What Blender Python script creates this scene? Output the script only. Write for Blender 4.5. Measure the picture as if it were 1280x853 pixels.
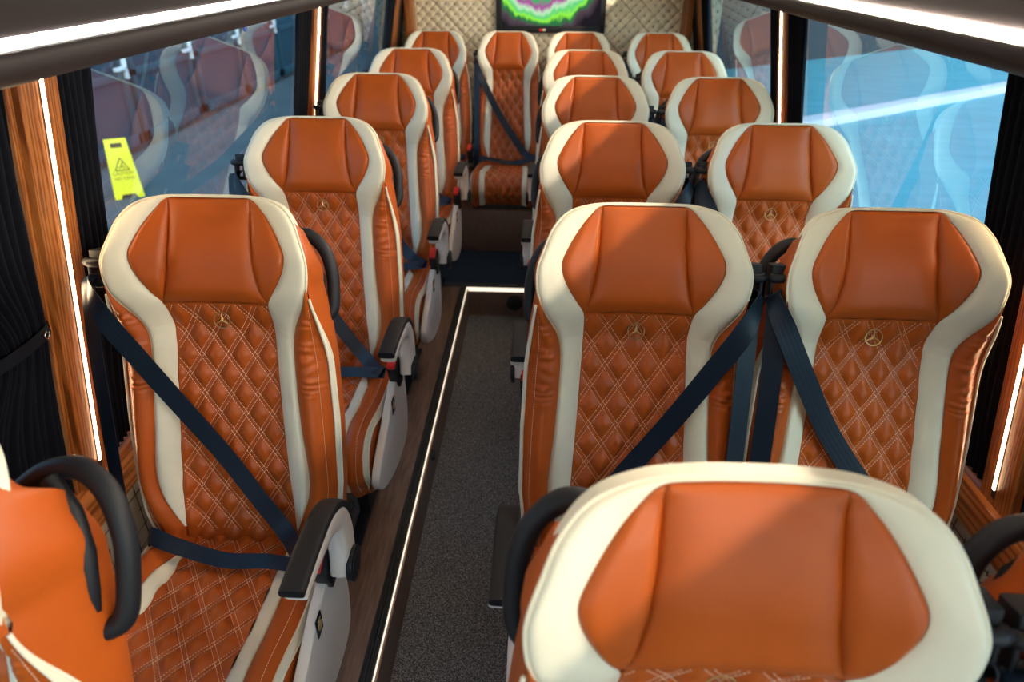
import bpy, bmesh, math, random
import numpy as np
from mathutils import Vector, Matrix
rad = math.radians
random.seed(4); RNG = np.random.default_rng(4)
SC = bpy.context.scene
COL = SC.collection
for o in list(bpy.data.objects): bpy.data.objects.remove(o)

# ------------------------------------------------------------------ camera
CAM_Z = 1.65
cd = bpy.data.cameras.new('camera'); cam = bpy.data.objects.new('camera', cd); COL.objects.link(cam)
cd.sensor_width = 36; cd.lens = 860 / 1280 * 36; cd.clip_start = 0.02; cd.clip_end = 200
pitch, yaw, roll = rad(29.71), rad(-2.42), rad(0.34)
F = Vector((math.sin(yaw) * math.cos(pitch), math.cos(yaw) * math.cos(pitch), -math.sin(pitch)))
R = Vector((math.cos(yaw), -math.sin(yaw), 0)); U = R.cross(F)
R2 = R * math.cos(roll) + U * math.sin(roll); U2 = U * math.cos(roll) - R * math.sin(roll)
M = Matrix((R2, U2, -F)).transposed().to_4x4(); M.translation = (0, 0, CAM_Z)
cam.matrix_world = M
cd.dof.use_dof = True; cd.dof.focus_distance = 1.48; cd.dof.aperture_fstop = 3.6
SC.camera = cam

# ------------------------------------------------------------------ light and exposure
SC.view_settings.view_transform = 'Standard'; SC.view_settings.look = 'None'
SC.view_settings.gamma = 1; SC.view_settings.use_curve_mapping = False
SC.view_settings.exposure = 0.30
w = bpy.data.worlds.new('world'); SC.world = w; w.use_nodes = True
nt = w.node_tree; nt.nodes.clear()
wo = nt.nodes.new('ShaderNodeOutputWorld'); bg = nt.nodes.new('ShaderNodeBackground')
sky = nt.nodes.new('ShaderNodeTexSky'); sky.sky_type = 'NISHITA'; sky.sun_disc = False
sky.sun_elevation = rad(42); sky.sun_rotation = rad(150); sky.dust_density = 2.5; sky.air_density = 1.0
nt.links.new(sky.outputs[0], bg.inputs[0]); bg.inputs[1].default_value = 0.49
nt.links.new(bg.outputs[0], wo.inputs[0])
LED_RACK, LED_RACK_LEFT, LED_PILLAR, LED_FLOOR, TV_GLOW = 2500.0, 180.0, 46.0, 1.1, 1.0

# ------------------------------------------------------------------ materials
def mat(name, col, rough=0.5, metal=0.0, spec=0.5, coat=0.0):
    m = bpy.data.materials.new(name); m.use_nodes = True
    b = m.node_tree.nodes['Principled BSDF']
    b.inputs['Base Color'].default_value = (*col, 1); b.inputs['Roughness'].default_value = rough
    b.inputs['Metallic'].default_value = metal; b.inputs['Specular IOR Level'].default_value = spec
    b.inputs['Coat Weight'].default_value = coat
    return m
def tex(m, kind, scale, dist=None, stretch=(1, 1, 1), coord='Object', **kw):
    n = m.node_tree
    tc = n.nodes.new('ShaderNodeTexCoord'); mp = n.nodes.new('ShaderNodeMapping')
    mp.inputs['Scale'].default_value = stretch
    t = n.nodes.new(kind); t.inputs['Scale'].default_value = scale
    for k, v in kw.items(): t.inputs[k].default_value = v
    n.links.new(tc.outputs[coord], mp.inputs[0]); n.links.new(mp.outputs[0], t.inputs['Vector'])
    return t
def out0(t):
    return t.outputs['Fac'] if 'Fac' in t.outputs else t.outputs[0]
def bump(m, t, strength, dist=0.001):
    n = m.node_tree; b = n.nodes.new('ShaderNodeBump'); b.inputs['Strength'].default_value = strength
    b.inputs['Distance'].default_value = dist
    n.links.new(out0(t), b.inputs['Height'])
    n.links.new(b.outputs[0], n.nodes['Principled BSDF'].inputs['Normal'])
def ramp(m, t, stops, target='Base Color'):
    n = m.node_tree; r = n.nodes.new('ShaderNodeValToRGB')
    e = r.color_ramp.elements
    while len(e) < len(stops): e.new(0.5)
    for q, (p, c) in zip(e, stops): q.position = p; q.color = (*c, 1)
    n.links.new(out0(t), r.inputs[0]); n.links.new(r.outputs[0], n.nodes['Principled BSDF'].inputs[target])
    return r
def leather(name, c, rough):
    m = mat(name, c, rough, spec=0.32)
    a = tuple(x * 0.93 for x in c); b = tuple(min(1, x * 1.06) for x in c)
    ramp(m, tex(m, 'ShaderNodeTexNoise', 9, Detail=3.0), [(0.3, a), (0.7, b)])
    bump(m, tex(m, 'ShaderNodeTexVoronoi', 420), 0.16, 0.0006)
    return m
ORANGE = leather('tan_orange_leather', (0.42, 0.080, 0.008), 0.42)
CREAM = leather('cream_leather', (0.78, 0.73, 0.56), 0.42)
THREAD = mat('pale_thread', (0.85, 0.62, 0.46), 0.7)
BLACK = mat('black_plastic', (0.008, 0.009, 0.012), 0.5, spec=0.3); bump(BLACK, tex(BLACK, 'ShaderNodeTexNoise', 700), 0.15, 0.0005)
RUBBER = mat('black_rubber', (0.012, 0.012, 0.013), 0.5)
SHELL = mat('dark_shell', (0.03, 0.028, 0.027), 0.6)
GREYP = mat('warm_grey_plastic', (0.72, 0.64, 0.57), 0.45); bump(GREYP, tex(GREYP, 'ShaderNodeTexNoise', 600), 0.1, 0.0004)
REDP = mat('red_plastic', (0.75, 0.012, 0.010), 0.35)
STEEL = mat('steel', (0.6, 0.6, 0.62), 0.25, 1.0)
GOLD = mat('gold_print', (0.75, 0.52, 0.2), 0.35, 0.7)
PLATE = mat('dark_plate', (0.008, 0.01, 0.02), 0.25)
BRONZE = mat('bronze_emblem', (0.55, 0.34, 0.13), 0.35, 0.8)
BELT = mat('navy_belt_webbing', (0.0035, 0.011, 0.024), 0.45, spec=0.4)
_t = tex(BELT, 'ShaderNodeTexWave', 1.0, coord='UV', stretch=(1.6, 0, 0)); bump(BELT, _t, 0.12, 0.001)
WOOD = mat('oiled_oak', (0.4, 0.13, 0.03), 0.32)
_t = tex(WOOD, 'ShaderNodeTexWave', 14.0, stretch=(1, 2.2, 0.10), Distortion=9.0, Detail=3.0); _t.bands_direction = 'Y'
_t.inputs['Detail Scale'].default_value = 1.6
ramp(WOOD, _t, [(0.0, (0.15, 0.040, 0.008)), (0.45, (0.31, 0.095, 0.018)), (1.0, (0.37, 0.13, 0.028))]); bump(WOOD, _t, 0.12, 0.0008)
WOODY = mat('oiled_oak_along', (0.4, 0.13, 0.03), 0.32)
_t = tex(WOODY, 'ShaderNodeTexWave', 12.0, stretch=(2.2, 0.10, 2.2), Distortion=9.0, Detail=3.0); _t.bands_direction = 'DIAGONAL'
ramp(WOODY, _t, [(0.0, (0.20, 0.055, 0.012)), (0.45, (0.40, 0.13, 0.03)), (1.0, (0.48, 0.17, 0.045))])
LAMI = mat('brown_laminate', (0.10, 0.055, 0.038), 0.38)
_t = tex(LAMI, 'ShaderNodeTexNoise', 30, stretch=(4, 0.4, 4), Detail=5.0)
ramp(LAMI, _t, [(0.3, (0.11, 0.062, 0.044)), (0.7, (0.23, 0.135, 0.098))])
def carpet(name, stops, sc=420):
    m = mat(name, stops[0][1], 0.95, spec=0.1)
    ramp(m, tex(m, 'ShaderNodeTexNoise', sc, Detail=2.0, Roughness=0.7), stops)
    bump(m, tex(m, 'ShaderNodeTexNoise', 500, Detail=2.0), 0.9, 0.004)
    return m
CARPET = carpet('speckled_grey_carpet', [(0.38, (0.04, 0.038, 0.039)), (0.50, (0.15, 0.142, 0.142)), (0.64, (0.46, 0.435, 0.43))], 260)
NAVYC = carpet('navy_carpet', [(0.35, (0.010, 0.014, 0.02)), (0.65, (0.03, 0.042, 0.058))])
CURT = mat('black_curtain_cloth', (0.004, 0.005, 0.009), 0.8, spec=0.15)
RACKM = mat('dark_grey_rack', (0.020, 0.016, 0.017), 0.6, spec=0.2); bump(RACKM, tex(RACKM, 'ShaderNodeTexNoise', 900), 0.1, 0.0004)
CEILM = mat('ceiling_fabric', (0.55, 0.53, 0.50), 0.8)
DARKF = mat('window_rubber', (0.014, 0.015, 0.02), 0.45)
def emit(name, c, s):
    m = bpy.data.materials.new(name); m.use_nodes = True; n = m.node_tree; n.nodes.clear()
    o = n.nodes.new('ShaderNodeOutputMaterial'); e = n.nodes.new('ShaderNodeEmission')
    e.inputs[0].default_value = (*c, 1); e.inputs[1].default_value = s
    n.links.new(e.outputs[0], o.inputs[0]); return m
LEDR = emit('rack_led', (1.0, 0.86, 0.70), LED_RACK)
LEDL = emit('rack_led_left', (1.0, 0.92, 0.84), LED_RACK_LEFT)
LEDD = emit('rack_led_diffuser', (1.0, 0.94, 0.86), 3.0)
LEDP = emit('pillar_led', (1.0, 0.70, 0.40), LED_PILLAR)
LEDF = emit('floor_led', (1.0, 0.86, 0.66), LED_FLOOR)
def glassmat():
    m = bpy.data.materials.new('blue_tinted_glass'); m.use_nodes = True; n = m.node_tree; n.nodes.clear()
    o = n.nodes.new('ShaderNodeOutputMaterial'); mx = n.nodes.new('ShaderNodeMixShader')
    t = n.nodes.new('ShaderNodeBsdfTransparent'); g = n.nodes.new('ShaderNodeBsdfGlossy')
    t.inputs[0].default_value = (0.46, 0.70, 0.80, 1); g.inputs['Roughness'].default_value = 0.02
    g.inputs['Color'].default_value = (0.9, 0.95, 1, 1)
    fr = n.nodes.new('ShaderNodeFresnel'); fr.inputs[0].default_value = 1.55
    ma = n.nodes.new('ShaderNodeMath'); ma.operation = 'MULTIPLY_ADD'; ma.use_clamp = True
    ma.inputs[1].default_value = 2.0; ma.inputs[2].default_value = 0.05
    n.links.new(fr.outputs[0], ma.inputs[0]); n.links.new(ma.outputs[0], mx.inputs[0])
    n.links.new(t.outputs[0], mx.inputs[1]); n.links.new(g.outputs[0], mx.inputs[2]); n.links.new(mx.outputs[0], o.inputs[0])
    return m
GLASS = glassmat()

# ------------------------------------------------------------------ mesh helpers
def mk(name, verts, faces, m, smooth=True):
    me = bpy.data.meshes.new(name)
    me.from_pydata([tuple(map(float, v)) for v in verts], [], faces)
    if smooth: me.polygons.foreach_set('use_smooth', [True] * len(me.polygons))
    me.materials.append(m); me.update(); return me
class MB:
    def __init__(s): s.v = []; s.f = []
    def add(s, vs, fs):
        b = len(s.v); s.v += [tuple(v) for v in vs]; s.f += [tuple(i + b for i in f) for f in fs]
    def grid(s, P, closed_u=False, closed_v=False):
        nv, nu = P.shape[:2]; f = []
        for i in range(nv if closed_v else nv - 1):
            for j in range(nu if closed_u else nu - 1):
                a = i * nu + j; b = i * nu + (j + 1) % nu; i2 = (i + 1) % nv
                f.append((a, b, i2 * nu + (j + 1) % nu, i2 * nu + j))
        s.add(P.reshape(-1, 3), f)
    def box(s, lo, hi):
        x0, y0, z0 = lo; x1, y1, z1 = hi
        s.add([(x0,y0,z0),(x1,y0,z0),(x1,y1,z0),(x0,y1,z0),(x0,y0,z1),(x1,y0,z1),(x1,y1,z1),(x0,y1,z1)],
              [(0,3,2,1),(4,5,6,7),(0,1,5,4),(1,2,6,5),(2,3,7,6),(3,0,4,7)])
    def tube(s, pts, r, n=8, closed=False, cap=True, ax=None):
        pts = [Vector(p) for p in pts]; N = len(pts); P = np.zeros((N, n, 3))
        rs = r if hasattr(r, '__len__') else [r] * N
        up = None
        for i, p in enumerate(pts):
            a = pts[(i - 1) % N] if (i or closed) else pts[0]; b = pts[(i + 1) % N] if (i < N - 1 or closed) else pts[-1]
            t = (b - a).normalized()
            if up is None:
                up = t.orthogonal().normalized() if ax is None else Vector(ax)
            up = (up - t * up.dot(t)).normalized(); sd = t.cross(up)
            for k in range(n):
                an = 2 * math.pi * k / n; P[i, k] = p + (up * math.cos(an) + sd * math.sin(an)) * rs[i]
        b = len(s.v); s.grid(P, closed_u=True, closed_v=closed)
        if cap and not closed:
            s.f.append(tuple(b + k for k in range(n))[::-1]); s.f.append(tuple(b + (N - 1) * n + k for k in range(n)))
    def prism(s, poly, axis, a, b):
        # polygon in the two other axes, extruded along axis from a to b
        n = len(poly)
        def P(p, h):
            q = [0, 0, 0]; o = [i for i in range(3) if i != axis]
            q[o[0]], q[o[1]], q[axis] = p[0], p[1], h; return q
        vs = [P(p, a) for p in poly] + [P(p, b) for p in poly]
        s.add(vs, [tuple(range(n))[::-1], tuple(range(n, 2 * n))] + [(i, (i + 1) % n, n + (i + 1) % n, n + i) for i in range(n)])
    def disc(s, c, r, axis, h, n=24):
        poly = [(r * math.cos(2*math.pi*k/n), r * math.sin(2*math.pi*k/n)) for k in range(n)]
        o = [i for i in range(3) if i != axis]
        s.prism([(c[o[0]] + p[0], c[o[1]] + p[1]) for p in poly], axis, c[axis], c[axis] + h)
    def sweep(s, rows):
        # rows: list of closed section loops of equal length
        P = np.array(rows); b = len(s.v); n = P.shape[1]; s.grid(P, closed_u=True)
        s.f.append(tuple(b + k for k in range(n))[::-1]); s.f.append(tuple(b + (len(rows) - 1) * n + k for k in range(n)))
    def mesh(s, name, m, smooth=False, bev=0.0, seg=2):
        me = mk(name, s.v, s.f, m, smooth)
        bm = bmesh.new(); bm.from_mesh(me)
        bmesh.ops.recalc_face_normals(bm, faces=bm.faces)
        if bev > 0:
            es = [e for e in bm.edges if len(e.link_faces) == 2 and e.calc_face_angle(0) > 0.6]
            bmesh.ops.bevel(bm, geom=es, offset=bev, segments=seg, affect='EDGES', profile=0.6, clamp_overlap=True)
            for f in bm.faces: f.smooth = True
        bm.to_mesh(me); bm.free()
        if bev > 0:
            try: me.set_sharp_from_angle(angle=rad(35))
            except Exception: pass
        elif smooth == 'auto':
            me.set_sharp_from_angle(angle=rad(40))
        return me
def obj(name, me, parent=None, label=None, cat=None, group=None, kind=None, loc=None):
    o = bpy.data.objects.new(name, me); COL.objects.link(o)
    if parent is not None: o.parent = parent
    if loc is not None: o.location = loc
    if label: o['label'] = label
    if cat: o['category'] = cat
    if group: o['group'] = group
    if kind: o['kind'] = kind
    return o
def empty(name, loc, **kw): return obj(name, None, loc=loc, **kw)
def boxm(name, lo, hi, m, bev=0.0):
    b = MB(); b.box(lo, hi); return b.mesh(name, m, bev=bev)
def ss(a, b, x):
    t = np.clip((np.asarray(x, float) - a) / (b - a), 0, 1); return t * t * (3 - 2 * t)
def catmull(pts, n):
    P = np.array(pts, float); Q = np.vstack([2 * P[0] - P[1], P, 2 * P[-1] - P[-2]]); out = []
    for i in range(1, len(Q) - 2):
        for k in range(n):
            t = k / n; a, b, c, d = Q[i-1], Q[i], Q[i+1], Q[i+2]
            out.append(0.5 * (2*b + (c-a)*t + (2*a-5*b+4*c-d)*t*t + (3*b-a-3*c+d)*t**3))
    out.append(P[-1]); return np.array(out)
def mirror(me):
    v = np.zeros(len(me.vertices) * 3); me.vertices.foreach_get('co', v); v = v.reshape(-1, 3); v[:, 0] *= -1
    c = me.copy(); c.vertices.foreach_set('co', v.ravel()); c.flip_normals(); c.update(); return c

# ------------------------------------------------------------------ seat back
TH = rad(14.0); SEAT_Z = 0.42; BACK_L = 0.80
UPV = np.array([0, math.sin(TH), math.cos(TH)]); NRM = np.array([0, -math.cos(TH), math.sin(TH)])
def bk(u, v, w):
    u, v, w = np.broadcast_arrays(np.asarray(u, float), np.asarray(v, float), np.asarray(w, float))
    P = v[..., None] * UPV + w[..., None] * NRM; P[..., 0] += u; P[..., 2] += SEAT_Z; return P
RIBS = [((0,.799),(0,.803)),((.05,.799),(.055,.803)),((.088,.797),(.106,.800)),((.113,.775),(.152,.786)),((.133,.749),(.182,.756)),
        ((.152,.717),(.200,.715)),((.164,.688),(.212,.680)),((.161,.660),(.214,.652)),((.147,.630),(.210,.620)),((.130,.603),(.200,.590)),
        ((.115,.578),(.186,.562)),((.112,.545),(.169,.530)),((.112,.500),(.160,.490)),((.115,.420),(.161,.420)),((.120,.300),(.168,.300)),
        ((.126,.180),(.178,.190)),((.130,.120),(.174,.130)),((.132,.070),(.155,.075)),((.133,.030),(.137,.030))]
NS = 8
IC = catmull([r[0] for r in RIBS], NS); OC = catmull([r[1] for r in RIBS], NS)
def head(u, v):
    return .036 + .044 * (np.abs(u) / .22) ** 2 - .026 * ss(.66, .815, v)
def FW(u, v):
    h = ss(.50, .615, v)
    body = .030 * ss(.095, .17, np.abs(u)) + .008 * np.cos((np.asarray(v) - .2) * 7)
    return body * (1 - h) + head(u, v) * h
def puff(t, p=4): return 1 - np.abs(2 * t - 1) ** p
# cream band, continuous over the top
t = np.linspace(0, 1, 13)
def band(sign):
    A = IC[:, None, :] * (1 - t[None, :, None]) + OC[:, None, :] * t[None, :, None]
    uu, vv = A[..., 0], A[..., 1]
    wid = np.linalg.norm(OC - IC, axis=1)[:, None]
    ww = FW(uu, vv) + np.minimum(wid * .13, .008) * puff(t, 3)[None] - .004 - np.where(t > .86, ((t - .86) / .14) ** 2 * .007, 0)[None]
    s = np.arange(len(IC)) / NS
    ww = ww + (.0011 * np.sin(vv * 330 + uu * 60) * ss(10.5, 12, s)[:, None] * (1 - ss(13.0, 14.5, s))[:, None]) * puff(t, 2)[None]
    return bk(uu * sign, vv, ww)
CB = np.concatenate([band(-1)[::-1], band(1)[1:]], 0)
b = MB(); b.grid(CB)
lowI, lowO = CB[:, 0] - NRM * .02, CB[:, -1] - NRM * .02
b.grid(np.stack([CB[:, 0], lowI], 1)); b.grid(np.stack([CB[:, -1], lowO], 1))
M_CREAM = b.mesh('cream_trim', CREAM, smooth=True)
def edge_w(i):  # w of the band's outer edge
    return FW(OC[:, 0], OC[:, 1]) - .011
# head panels
SEAMV = [.578, .61, .66, .72, .797]; SEAMU = [.114, .103, .093, .088, .086]
hv = np.linspace(.578, .797, 42)
sm = np.interp(hv, SEAMV, SEAMU)
kk = np.argsort(IC[:, 1]); hmask = IC[kk, 1] > .572
tipu = np.interp(hv, IC[kk, 1][hmask], IC[kk, 0][hmask])
tipu = np.maximum(tipu, sm + .0005)
def panel(name, a, c, vv, amp, m, nu=24, wrin=0.0):
    tt = np.linspace(0, 1, nu); uu = a[:, None] * (1 - tt) + c[:, None] * tt; V = vv[:, None] + 0 * uu
    y = np.linspace(0, 1, len(vv))[:, None]
    wid = np.abs(c - a)[:, None]
    ww = FW(uu, V) + amp * np.minimum(1, wid / .05) * (1 - np.abs(2 * tt - 1) ** 5)[None] * (1 - np.abs(2 * y - 1) ** 6) - .006 + .005 * ss(.9, 1, y)
    G = bk(uu, V, ww)
    G = np.concatenate([(G[:, :1] - NRM * .02), G, (G[:, -1:] - NRM * .02)], 1)
    G = np.concatenate([(G[:1] - NRM * .02), G, (G[-1:] - NRM * .02)], 0)
    b = MB(); b.grid(G); return b.mesh(name, m, smooth=True)
M_PILLOW = panel('head_pillow', -sm, sm, hv, .017, ORANGE)
M_HSIDE_R = panel('head_side_panel', sm, tipu, hv, .012, ORANGE)
M_HSIDE_L = mirror(M_HSIDE_R)
# quilted panel
DU, DV = .061, .091
def quilt_h(a, c, amp=.0085):
    d1 = a / DU + c / DV; d2 = a / DU - c / DV
    def q(d):
        x = np.abs(d - np.round(d)); g = ss(.085, .42, x); ch = np.where(x < .085, .10 * np.cos(x / .085 * math.pi / 2), 0)
        return g, ch
    g1, c1 = q(d1); g2, c2 = q(d2)
    return amp * ((g1 * g2) ** .55 * .95 + .18 * (c1 + c2) + .06 * (g1 + g2))
qv = np.linspace(-.025, .578, 210)
iu = np.interp(qv, IC[kk, 1], IC[kk, 0]); lowmask = IC[:, 1] < .579
ii = np.argsort(IC[lowmask, 1]); iu = np.interp(qv, IC[lowmask][ii, 1], IC[lowmask][ii, 0])
tt = np.linspace(-1, 1, 90); UU = iu[:, None] * tt[None]; VV = qv[:, None] + 0 * UU
edge = ss(0, .012, iu[:, None] - np.abs(UU)) * ss(0, .014, .578 - VV)
def quilt_w(u, v): return FW(u, v) - .006 + quilt_h(u, v - .545)
WW = FW(UU, VV) - .006 + quilt_h(UU, VV - .545) * (.35 + .65 * edge)
G = bk(UU, VV, WW)
G = np.concatenate([G[:, :1] - NRM * .015, G, G[:, -1:] - NRM * .015], 1)
b = MB(); b.grid(G); M_QUILT = b.mesh('quilted_panel', ORANGE, smooth=True)
# stitches
def stitch_lines(inside, tomesh, nrm, b, umax, vlo, vhi, v0):
    for fam in (1, -1):
        for k in range(-14, 15):
            for off in (-.085, .085):
                # u/DU + fam*(v-v0)/DV = k+off
                L = 0; step = .0058; du = DU / math.hypot(DU, DV); dv = DV / math.hypot(DU, DV)
                c = k + off
                for j in range(-140, 140):
                    s0 = j * step
                    # param along line: u = u0 + s*du, v = v0 - fam*s*dv ; starting at v=v0, u=c*DU
                    us = c * DU + s0 * du; vs = v0 - fam * s0 * dv
                    ue = c * DU + (s0 + .0036) * du; ve = v0 - fam * (s0 + .0036) * dv
                    if not (inside(us, vs) and inside(ue, ve)): continue
                    b.append((us, vs, ue, ve))
def dash_mesh(name, segs, fn, r=.0005):
    b = MB()
    for (us, vs, ue, ve) in segs:
        p = fn(us, vs); q = fn(ue, ve); nn = fn(us, vs, True)
        d = q - p; d = d / (np.linalg.norm(d) + 1e-9); sdir = np.cross(d, nn); up = nn * .0011
        s_ = sdir * r
        vs_ = [p - s_, p + s_, q + s_, q - s_, p - s_ * .6 + up, p + s_ * .6 + up, q + s_ * .6 + up, q - s_ * .6 + up]
        b.add(vs_, [(4, 5, 6, 7), (0, 1, 5, 4), (1, 2, 6, 5), (2, 3, 7, 6), (3, 0, 4, 7)])
    return b.mesh(name, THREAD)
segs = []
stitch_lines(lambda u, v: .016 < v < .574 and abs(u) < np.interp(v, IC[lowmask][ii, 1], IC[lowmask][ii, 0]) - .003, None, None, segs, .13, .012, .578, .545)
def on_quilt(u, v, n=False):
    if n: return NRM
    return bk(u, v, quilt_w(u, v) + .0001).reshape(3)
M_STITCH = dash_mesh('stitching', segs, on_quilt)
# side bolsters
BV = [-.01, .0, .02, .06, .15, .3, .45, .55, .6, .612, .63]; BU = [.190, .200, .214, .228, .236, .236, .230, .220, .213, .211, .2115]
ob = OC[:, 1] < .6225; oo = np.argsort(OC[ob, 1])
OBv, OBu = OC[ob][oo, 1], OC[ob][oo, 0]
pk = OBu.copy()
bv = np.concatenate([np.linspace(-.008, .36, 70), np.linspace(.362, .621, 124)])
bo = np.interp(bv, OBv, OBu); be = np.maximum(np.interp(bv, BV, BU), bo + .0005)
EDGE_W = .006
def EW(v): return .006 + .058 * ss(.44, .625, v)
def bolster_w(tq, v, o, e):
    base = FW(o, v) - .004
    return base * (1 - tq ** 2.4) + EW(v) * tq ** 2.4 + .020 * np.minimum(1, (e - o) / .05) * np.sin(math.pi * np.minimum(1, tq * 1.15)) ** 1.0
tb = np.linspace(0, 1, 18); U_ = bo[:, None] * (1 - tb) + be[:, None] * tb; V_ = bv[:, None] + 0 * U_
W_ = bolster_w(tb[None], V_, bo[:, None], be[:, None])
wr = ss(.33, .40, V_) * (1 - ss(.55, .60, V_)) * np.sin(math.pi * tb)[None]
W_ = W_ + wr * .0016 * (np.sin(V_ * 330 + 5 * np.sin(V_ * 47 + 1) + U_ * 60) * (.5 + .5 * np.sin(V_ * 83)) + .8 * np.sin(V_ * 190 - U_ * 90 + 2 * np.sin(V_ * 29)))
G = bk(U_, V_, W_); b = MB(); b.grid(np.concatenate([G[:, :1] - NRM * .02, G], 1))
M_BOL_R = b.mesh('side_bolster', ORANGE, smooth=True); M_BOL_L = mirror(M_BOL_R)
segs = []
v = .01
while v < .575:
    segs.append((0, v, 0, v + .0036)); v += .0058
def on_bol(u, v, n=False):
    if n: return (NRM + np.array([.5, 0, 0])) / np.linalg.norm(NRM + np.array([.5, 0, 0]))
    o = np.interp(v, OBv, OBu); e = max(np.interp(v, BV, BU), o + .0005); q = .72
    return bk(o + (e - o) * q, v, bolster_w(np.array(q), np.array(v), o, e) + .0008).reshape(3)
M_BST_R = dash_mesh('bolster_stitching', segs, on_bol); M_BST_L = mirror(M_BST_R)
# outline loop: head edge then body edge, then side wrap
hs = [i for i in range(len(OC)) if OC[i, 1] > .628 or i < 40]
hs = [i for i in hs if i <= 8 * NS - 2]
he = [(OC[i, 0], OC[i, 1], float(FW(OC[i, 0], OC[i, 1]) - .012)) for i in hs]
bodyv = list(np.linspace(.596, .03, 28)) + [.012, .0, -.008]
be_ = [(float(np.interp(v, BV, BU)), v, float(EW(v))) for v in bodyv]
mid = [(.2105, .622, .060), (.2120, .608, .056)]
half = he + mid + be_
loop = [(-u, v, w_) for (u, v, w_) in half[::-1]] + half[1:]
LP = np.array(loop)
def wrap_rows(ws):
    rows = []
    for k, (f, grow) in enumerate(ws):
        w_ = LP[:, 2] * (1 - f) + (-.075) * f
        top = ss(.735, .800, LP[:, 1]); sh = ss(.60, .76, LP[:, 1])
        u = LP[:, 0] * (1 + grow * (1 - .6 * top)) * (1 - .16 * f * f * sh); v = LP[:, 1] - (.145 * f + .02 * ss(0, .2, f)) * top - .055 * f * f * sh * (1 - top)
        rows.append(bk(u, v, w_))
    return np.array(rows)
WR = wrap_rows([(0, 0), (.06, .012), (.3, .03), (.6, .03), (.85, .012), (1.0, -.03)])
b = MB(); b.grid(WR); M_WRAP = b.mesh('side_wrap', ORANGE, smooth=True)
b = MB()
last = WR[-1]; c = bk(0, .4, -.085).reshape(3)
rows = [last, last * .9 + c * .1 - NRM * .008, last * .4 + c * .6 - NRM * .012]
b.grid(np.array(rows)); b.f.append(tuple(range(2 * len(last), 3 * len(last))))
M_SHELL = b.mesh('back_shell', SHELL, smooth=True)
# piping
def pipe(name, pts, r, m=CREAM):
    b = MB(); b.tube(pts, r, 8); return b.mesh(name, m, smooth=True)
pp = [bk(OC[i, 0] * s_, OC[i, 1], FW(OC[i, 0], OC[i, 1]) - .009).reshape(3) for s_, rng in ((-1, range(len(OC) - 1, -1, -1)), (1, range(1, len(OC)))) for i in rng]
M_PIPE = pipe('piping', pp, .0024)
pe = [bk(np.interp(v, BV, BU) + .0015, v, EW(v) + .002).reshape(3) for v in np.linspace(.60, .0, 60)]
M_EPIPE_R = pipe('edge_piping', pe, .0030); M_EPIPE_L = mirror(M_EPIPE_R)
pe2 = [bk(np.interp(v, BV, BU) * 1.015 + .0015, v, EW(v) - .009 - .009 * math.sin((.6 - v) / .6 * math.pi)).reshape(3) for v in np.linspace(.60, .0, 60)]
pa = np.array(pe); pb = np.array(pe2); tq_ = ss(0, 14, np.arange(60))[:, None]; pb = pa * (1 - tq_) + pb * tq_; pe2 = [q for q in pb]
b = MB(); b.grid(np.stack([pa, pa * .5 + pb * .5 + np.array([.003, 0, 0]), pb], 1)); b.tube(pe2, .0028, 8)
M_EP2_R = b.mesh('side_gusset', CREAM, smooth=True); M_EP2_L = mirror(M_EP2_R)
# emblem
b = MB(); R0 = .0175; EV = .536
ew = .0080
b.tube([bk(R0 * math.cos(a), EV + R0 * math.sin(a), ew).reshape(3) for a in np.linspace(0, 2 * math.pi, 33)[:-1]], .0014, 6, closed=True)
for k in range(3):
    a = math.pi / 2 + k * 2 * math.pi / 3
    tip = bk(R0 * math.cos(a), EV + R0 * math.sin(a), ew).reshape(3)
    l = bk(.0032 * math.cos(a + 1.05), EV + .0032 * math.sin(a + 1.05), ew).reshape(3)
    r_ = bk(.0032 * math.cos(a - 1.05), EV + .0032 * math.sin(a - 1.05), ew).reshape(3)
    c_ = bk(0, EV, ew + .002).reshape(3); d_ = bk(0, EV, ew - .002).reshape(3)
    b.add([tip, l, r_, c_, d_], [(0, 1, 3), (0, 3, 2), (0, 4, 1), (0, 2, 4)])
M_EMB = b.mesh('emblem', BRONZE)

# ------------------------------------------------------------------ cushion
CP = catmull([(.045, .404), (-.04, .418), (-.12, .428), (-.22, .438), (-.32, .449), (-.40, .455), (-.445, .446), (-.472, .415), (-.478, .37), (-.455, .325), (-.445, .297)], 12)
CL = np.concatenate([[0], np.cumsum(np.linalg.norm(np.diff(CP, axis=0), axis=1))]); CT = CL[-1]
def cs(u, p, h):
    u, p, h = np.broadcast_arrays(np.asarray(u, float), np.asarray(p, float), np.asarray(h, float))
    y = np.interp(p, CL, CP[:, 0]); z = np.interp(p, CL, CP[:, 1])
    y2 = np.interp(p + .004, CL, CP[:, 0]); z2 = np.interp(p + .004, CL, CP[:, 1])
    y1 = np.interp(p - .004, CL, CP[:, 0]); z1 = np.interp(p - .004, CL, CP[:, 1])
    ty, tz = y2 - y1, z2 - z1; L = np.hypot(ty, tz) + 1e-9; ny, nz = tz / L, -ty / L
    return np.stack([u, y + h * ny, z + h * nz], -1)
def CH(u, p):
    return .022 * ss(.11, .19, np.abs(u)) + .010 * ss(.3, .45, p)
pv = np.linspace(.0, CT, 150)
cu = np.linspace(-1, 1, 84); qe = .115 + .012 * ss(.1, .45, pv)
UU = qe[:, None] * cu[None]; PPv = pv[:, None] + 0 * UU
def cq_w(u, p): return CH(u, p) - .005 + quilt_h(u, p - .09) * (1 - .75 * np.exp(-((p - .085) / .012) ** 2))
G = cs(UU, PPv, cq_w(UU, PPv)); b = MB(); b.grid(G); M_CQ = b.mesh('cushion_quilt', ORANGE, smooth=True)
segs = []
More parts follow.
